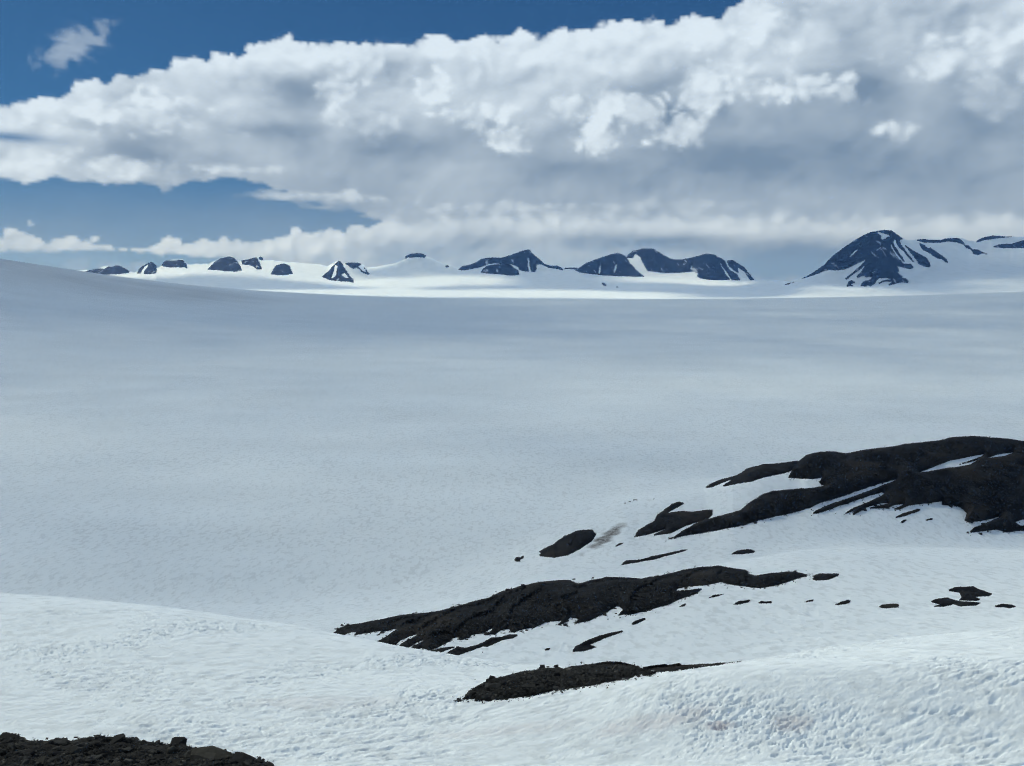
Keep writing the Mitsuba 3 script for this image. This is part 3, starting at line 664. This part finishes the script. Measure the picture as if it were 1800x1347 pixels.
# far peaks
key, _ = rock('rocky_mountain', 'dark blue domed mountain at the right with snow gullies', 'mountain', 'far_rock', B1,
    '180,418 230,392 290,358 330,330 370,303 400,270 440,228 490,192 540,158 580,132 620,108 660,88 700,72 750,64 790,58 850,63 880,84 900,98 940,126 905,130 925,150 960,178 1000,205 1050,230 1090,250 1115,280 1132,322 1115,330 1080,322 1040,300 1020,270 985,230 960,192 935,160 905,140 925,175 950,210 985,250 1012,288 1000,290 960,250 935,215 905,190 880,160 872,130 860,128 862,155 885,190 905,225 925,255 945,292 930,290 905,255 880,220 858,190 848,160 842,170 855,200 880,235 905,270 935,300 985,300 1012,330 985,340 940,330 890,322 905,355 890,362 915,385 935,392 920,400 950,408 972,425 965,440 930,436 890,442 830,458 825,445 850,430 800,430 760,448 750,438 790,420 845,412 800,404 760,404 740,420 735,445 690,466 675,450 665,466 625,462 630,440 655,425 700,412 710,400 690,395 660,400 655,384 630,396 595,406 600,385 640,345 655,316 600,352 540,398 490,424 540,385 600,335 640,300 662,270 610,300 560,322 500,345 440,352 400,345 350,360 300,382 250,398',
    7100, 9000, 1.3, 26.0, 150.0, holes=['545,250 570,222 605,197 600,208 575,232 552,252', '738,205 775,176 770,186 745,206', '770,120 775,100 745,80 750,72 790,85 830,95 836,106 815,108 805,120 785,128', '700,368 730,352 728,360 705,370'], amp=0.7)
for t in ('58,460 90,445 150,430 158,434 100,452', '478,384 510,372 508,378 484,388', '430,428 448,415 452,418 436,430', '520,460 535,430 560,418 588,432 580,440 555,450 575,458 565,466 545,460 530,470', '505,418 545,385 600,345 655,318 640,330 580,372 520,422', '523,360 550,345 548,352 528,362'):
    rock_piece(key, 'rock_rib', 'far_rock', B1, t, 7050, 9000, 1.2, 12.0, 80.0, amp=0.5)
rock('rock_band', 'long dark rock band capping the snow shoulder beside the domed mountain', 'rock band', 'far_rock', B1,
     '1003,134 1040,126 1090,124 1120,132 1200,130 1250,118 1320,115 1350,128 1370,150 1378,164 1410,172 1430,196 1470,200 1500,215 1530,226 1542,238 1500,228 1470,240 1435,232 1420,205 1385,188 1365,165 1340,155 1310,148 1250,142 1200,152 1130,150 1080,152 1060,142', 7800, 10200, 1.3, 14.0, 100.0, amp=0.65)
rock('rock_band', 'slanting dark rock rib on the snow below the long capping band', 'rock band', 'far_rock', B1, '1044,146 1080,165 1110,190 1130,184 1170,215 1220,250 1245,272 1262,298 1240,292 1205,268 1170,262 1120,228 1070,200 1050,172', 7700, 9800, 1.3, 14.0, 90.0, amp=0.65)
rock('rock_band', 'thin dark rock crest on the snow skyline at the right', 'rock band', 'far_rock', B1, '1445,143 1480,125 1530,106 1580,98 1640,104 1730,106 1700,112 1640,116 1570,124 1510,136 1465,148', 7800, 10400, 1.3, 12.0, 90.0, amp=0.65)
rock('rock_band', 'wedge of dark rock cut off by the right edge, below the skyline crest', 'rock band', 'far_rock', B1, '1565,180 1620,162 1700,158 1760,142 1830,120 1900,110 1900,180 1800,188 1720,192 1640,188', 7600, 10200, 1.3, 12.0, 90.0, amp=0.65)

rock('rocky_peak', 'jagged grey-blue peak left of the middle, with a low ragged western spur', 'mountain peak', 'far_rock', B2,
     '72,170 100,150 135,142 180,125 200,110 230,103 262,100 312,104 350,92 400,75 440,62 467,58 480,75 500,95 525,115 548,134 580,146 620,146 650,160 655,172 620,166 570,158 530,140 505,142 510,165 500,182 478,180 470,150 462,105 455,110 460,150 470,180 440,178 410,170 405,155 370,140 320,138 280,134 240,140 205,155 170,162 120,172', 8800, 11900, 1.3, 20.0, 150.0, amp=0.65)
rock('rocky_peak', 'low dark rock bluff in front of the jagged grey-blue peak', 'mountain peak', 'far_rock', B2, '200,182 215,160 240,146 280,138 330,136 370,142 385,156 405,168 415,198 370,200 300,194 240,190', 8800, 11600, 1.3, 30.0, 120.0, amp=0.65)
rock('rocky_peak', 'pointed dark peak just right of centre, left of a snow couloir', 'mountain peak', 'far_rock', B2, '715,172 780,130 840,108 900,86 950,75 985,90 1000,104 1020,135 1050,168 1098,208 1040,207 960,204 880,200 800,192 740,184', 8800, 11600, 1.3, 24.0, 150.0, holes=['845,190 848,160 856,138 855,165 851,192', '928,188 934,150 943,138 938,170'], amp=0.65)
key, _ = rock('rocky_peak', 'long dark double-topped massif right of centre with snow chutes on its right end', 'mountain peak', 'far_rock', B2,
     '1000,104 1005,86 1030,64 1080,53 1140,53 1170,70 1200,90 1235,106 1260,111 1300,112 1340,104 1390,92 1430,80 1480,86 1500,108 1515,150 1540,195 1565,225 1500,226 1440,224 1400,216 1378,205 1388,188 1360,178 1290,185 1210,186 1150,180 1112,175 1090,140 1070,100 1045,82 1030,104', 8800, 11600, 1.3, 24.0, 150.0, holes=['1345,165 1350,148 1356,150 1350,167'], amp=0.65)
for t in ('1490,95 1530,114 1560,168 1600,190 1620,226 1572,226 1550,190 1520,150 1500,115', '1540,118 1580,116 1640,155 1698,226 1672,226 1640,180 1605,158 1612,190 1585,175 1555,150'):
    rock_piece(key, 'rock_rib', 'far_rock', B2, t, 8800, 11600, 1.2, 12.0, 90.0, amp=0.5)
rock('rock_band', 'thin dark rock sill on the skyline between two central peaks', 'rock band', 'far_rock', B2, '650,158 700,156 735,158 720,170 690,166 660,166', 8800, 11600, 1.2, 8.0, 60.0, amp=0.2)
rock('rock_speck', 'tiny dark rock pair on the sunlit far snow, left of the other', 'rock', 'far_rock', B2, '856,242 870,238 882,244 888,258 872,256 866,248', 7050, 10300, 1.2, 8.0, 50.0, amp=0.2)
rock('rock_speck', 'tiny dark rock on the sunlit far snow, right of the rock pair', 'rock', 'far_rock', B2, '938,258 950,258 956,266 944,266', 7050, 10300, 1.2, 8.0, 50.0, amp=0.2)
rock('rock_speck', 'tiny dark rock on the far snow skyline left of the jagged peak', 'rock', 'far_rock', B2, '6,152 14,142 26,144 32,154 18,158', 7050, 12000, 1.2, 8.0, 50.0, amp=0.2)

NUN = [
    ('80,142 130,146 170,135 230,124 250,128 270,116 290,118 318,108 345,120 385,140 380,150 330,156 270,158 200,164 150,154', 'low serrated dark peak at the far left behind the glacier dome', ()),
    ('416,156 435,130 455,112 480,98 500,90 518,102 528,130 525,150 500,154 468,156', 'small pointed nunatak with a snow stripe, second from the left', ('440,152 462,120 484,105 478,118 462,140 458,154',)),
    ('550,112 562,92 580,84 620,84 655,80 668,85 685,105 690,126 670,120 620,122 575,120', 'flat-topped dark nunatak, third from the left', ()),
    ('792,134 815,105 840,85 870,68 915,62 940,70 958,95 972,125 975,138 940,144 890,140 840,134', 'large dome-shaped dark nunatak, fourth from the left', ()),
    ('968,84 985,80 1010,76 1050,66 1060,72 1072,100 1085,132 1060,134 1030,116 1010,108 975,106', 'dark wedge-shaped nunatak touching the dome-shaped one', ()),
    ('1124,158 1140,128 1155,108 1200,98 1225,112 1238,135 1245,155 1210,161 1160,160', 'small trapezoid nunatak standing alone in the sunlit snow', ()),
    ('1398,172 1420,150 1445,122 1470,98 1490,84 1508,100 1512,118 1530,140 1545,165 1570,185 1568,202 1510,196 1450,190 1420,182', 'steep pyramid nunatak with a white snow face', ('1448,178 1458,145 1470,108 1480,112 1476,140 1472,165', '1500,160 1515,150 1530,165 1540,178 1520,176')),
    ('1515,98 1550,94 1600,98 1625,120 1640,145 1655,158 1640,160 1600,142 1585,122 1565,128 1540,115', 'slanting rock rib behind the pyramid nunatak', ('1590,112 1605,108 1622,130 1630,145 1610,138',)),
    ('1066,68 1074,64 1084,70 1078,78 1068,76', 'tiny dark rock tip on the skyline right of the wedge-shaped nunatak', ()),
]
rock('nunatak', 'faint dark rock cap on a snowy peak left of the middle, half lost in cloud', 'nunatak', 'far_rock', (0, 380, 2.0), '1425,142 1440,133 1462,129 1480,130 1500,139 1494,148 1470,144 1440,147', 8700, 13000, 1.1, 14.0, 60.0, amp=0.5)
for tx, lab, holes in NUN:
    rock('nunatak', lab, 'nunatak', 'far_rock', B3, tx, 8700, 13000, 1.1, 40.0, 130.0, holes=holes, amp=1.0)

# ------------------------------------------------------------------ unseen high cloud, added and shaped to lay shade on the snow
DECK, CELL = 7000.0, 40.0
gx, gy = np.meshgrid(np.arange(-7600, 7600, CELL), np.arange(-1400, 12600, CELL))     # where each cell's shade falls
fold = afbm(gx / 2600, gy / 1500, 3, 401)
margin = np.interp(gx, [-3000, -400, -80, 20, 110, 210, 350, 900, 3000], [230, 260, 290, 370, 430, 470, 560, 800, 1200])
den = 0.49 + 0.11 * sstep(110, 200, gy)
den = den + 0.07 * sstep(-120, 220, gy - margin)
den = den + 0.16 * sstep(700, 2600, gy) + 0.13 * fold * sstep(500, 900, gy) * sstep(3500, 2000, gy) + 0.45 * sstep(400, -1300, gx + 0.12 * (gy - 2500)) * sstep(1500, 2600, gy)
den = den - 0.10 * np.exp(-((gy - 900 - 0.05 * gx) / 90) ** 2) * sstep(350, 100, gx)
streak = afbm(gx / 4200, gy / 1250, 3, 411) * 1.7
den = np.where(gy > 6500, den * (1 - sstep(6500, 6900, gy)) + sstep(6500, 6900, gy) * (0.05 + 0.9 * sstep(-0.12, 0.05, streak)), den)
back = sstep(8300, 9000, gy)
den = den * (1 - back) + back * (0.04 + 0.86 * sstep(-0.03, 0.05, streak + 0.10 * sstep(10500, 8600, gy) - 0.16 * sstep(9800, 11500, gy)))
massif = sstep(2300, 3000, gx) * sstep(6900, 7300, gy)
den = den * (1 - massif) + massif * (1.1 + 0.9 * streak - 0.9 * np.exp(-((gx - 2850) / 420) ** 2 - ((gy - 7450) / 260) ** 2) - 0.8 * np.exp(-((gx - 4500) / 700) ** 2 - ((gy - 7500) / 160) ** 2))
floc = afbm(gx / 95, gy / 95, 2, 421)
rank = np.empty(floc.size); rank[np.argsort(floc.ravel())] = np.linspace(0, 1, floc.size)
full = den - rank.reshape(floc.shape)                        # > 0: cloud; den is the share of sky covered


def shade_cloud_layer(full, height):
    v2 = np.stack([gx + SUN[0] / SUN[2] * height, gy + SUN[1] / SUN[2] * height], -1)
    thick = 25 + 70 * np.sqrt(np.clip(full, 0, 1))
    nr, nc = gx.shape
    i, j = np.nonzero((full[:-1, :-1] > 0) & (full[1:, :-1] > 0) & (full[:-1, 1:] > 0) & (full[1:, 1:] > 0))
    q = np.stack([i * nc + j, i * nc + j + 1, (i + 1) * nc + j + 1, (i + 1) * nc + j], -1)
    upv = np.dstack([v2, height + thick]).reshape(-1, 3)
    dnv = np.dstack([v2, height - 0.3 * thick]).reshape(-1, 3)
    eo = np.concatenate([q[:, [0, 1]], q[:, [1, 2]], q[:, [2, 3]], q[:, [3, 0]]])
    e = np.sort(eo, axis=1)
    _, inv, cnt = np.unique(e[:, 0] * (nr * nc) + e[:, 1], return_inverse=True, return_counts=True)
    eo = eo[cnt[inv] == 1]
    n0 = nr * nc
    wall = np.stack([eo[:, 0], eo[:, 1], eo[:, 1] + n0, eo[:, 0] + n0], -1)
    deck = trimesh.Trimesh(np.vstack([upv, dnv]), np.vstack([f_ for q_ in (q, q[:, ::-1] + n0, wall[:, ::-1]) for f_ in (q_[:, [0, 1, 2]], q_[:, [0, 2, 3]])]), process=False)
    deck.remove_unreferenced_vertices()
    return deck


den2 = 1.05 * sstep(600, -900, gx + 0.12 * (gy - 2500)) * sstep(1500, 2500, gy) * sstep(6000, 5200, gy)  # extra unseen layer, added to darken the dome at the left
deck = shade_cloud_layer(np.where(gy < 6800, full, -1), DECK)
far_deck = shade_cloud_layer(np.where(gy >= 6800, full, -1), DECK)  # unseen far layer, placed to shade the plain and the massif
upper_deck = shade_cloud_layer(den2 - rank.reshape(floc.shape)[::-1], DECK + 700)
scene['shade_cloud_matter'] = {'type': 'principledthin', 'base_color': {'type': 'rgb', 'value': [0.97, 0.97, 0.98]}, 'roughness': 1.0, 'diff_trans': 1.45, 'eta': 1.05}
scene['cloud'] = mikit.ply(deck, 'shade_cloud_matter', smooth=True)
scene['thick_shade_cloud_matter'] = {'type': 'principledthin', 'base_color': {'type': 'rgb', 'value': [0.92, 0.93, 0.95]}, 'roughness': 1.0, 'diff_trans': 0.3, 'eta': 1.05}
scene['cloud_001'] = mikit.ply(upper_deck, 'thick_shade_cloud_matter', smooth=True)
scene['cloud_002'] = mikit.ply(far_deck, 'thick_shade_cloud_matter', smooth=True)
labels['cloud_002'] = {'kind': 'stuff', 'label': 'unseen thick broken cloud, added to streak the far plain with shade', 'category': 'cloud'}
labels['cloud_001'] = {'kind': 'stuff', 'label': 'second, thicker unseen cloud layer, added to darken the glacier dome at the left', 'category': 'cloud'}
labels['cloud'] = {'kind': 'stuff', 'label': 'unseen high dappled cloud, added to shade the glacier', 'category': 'cloud'}

# ------------------------------------------------------------------ haze
scene['haze'] = {'type': 'cube', 'to_world': T().translate([0, 0, (620 - 230) / 2]).scale([25500, 25500, (620 + 230) / 2]), 'bsdf': {'type': 'null'}, 'interior': {'type': 'ref', 'id': 'air'}}
labels['haze'] = {'kind': 'stuff', 'label': 'thin blue air between the camera and the far peaks', 'category': 'haze'}
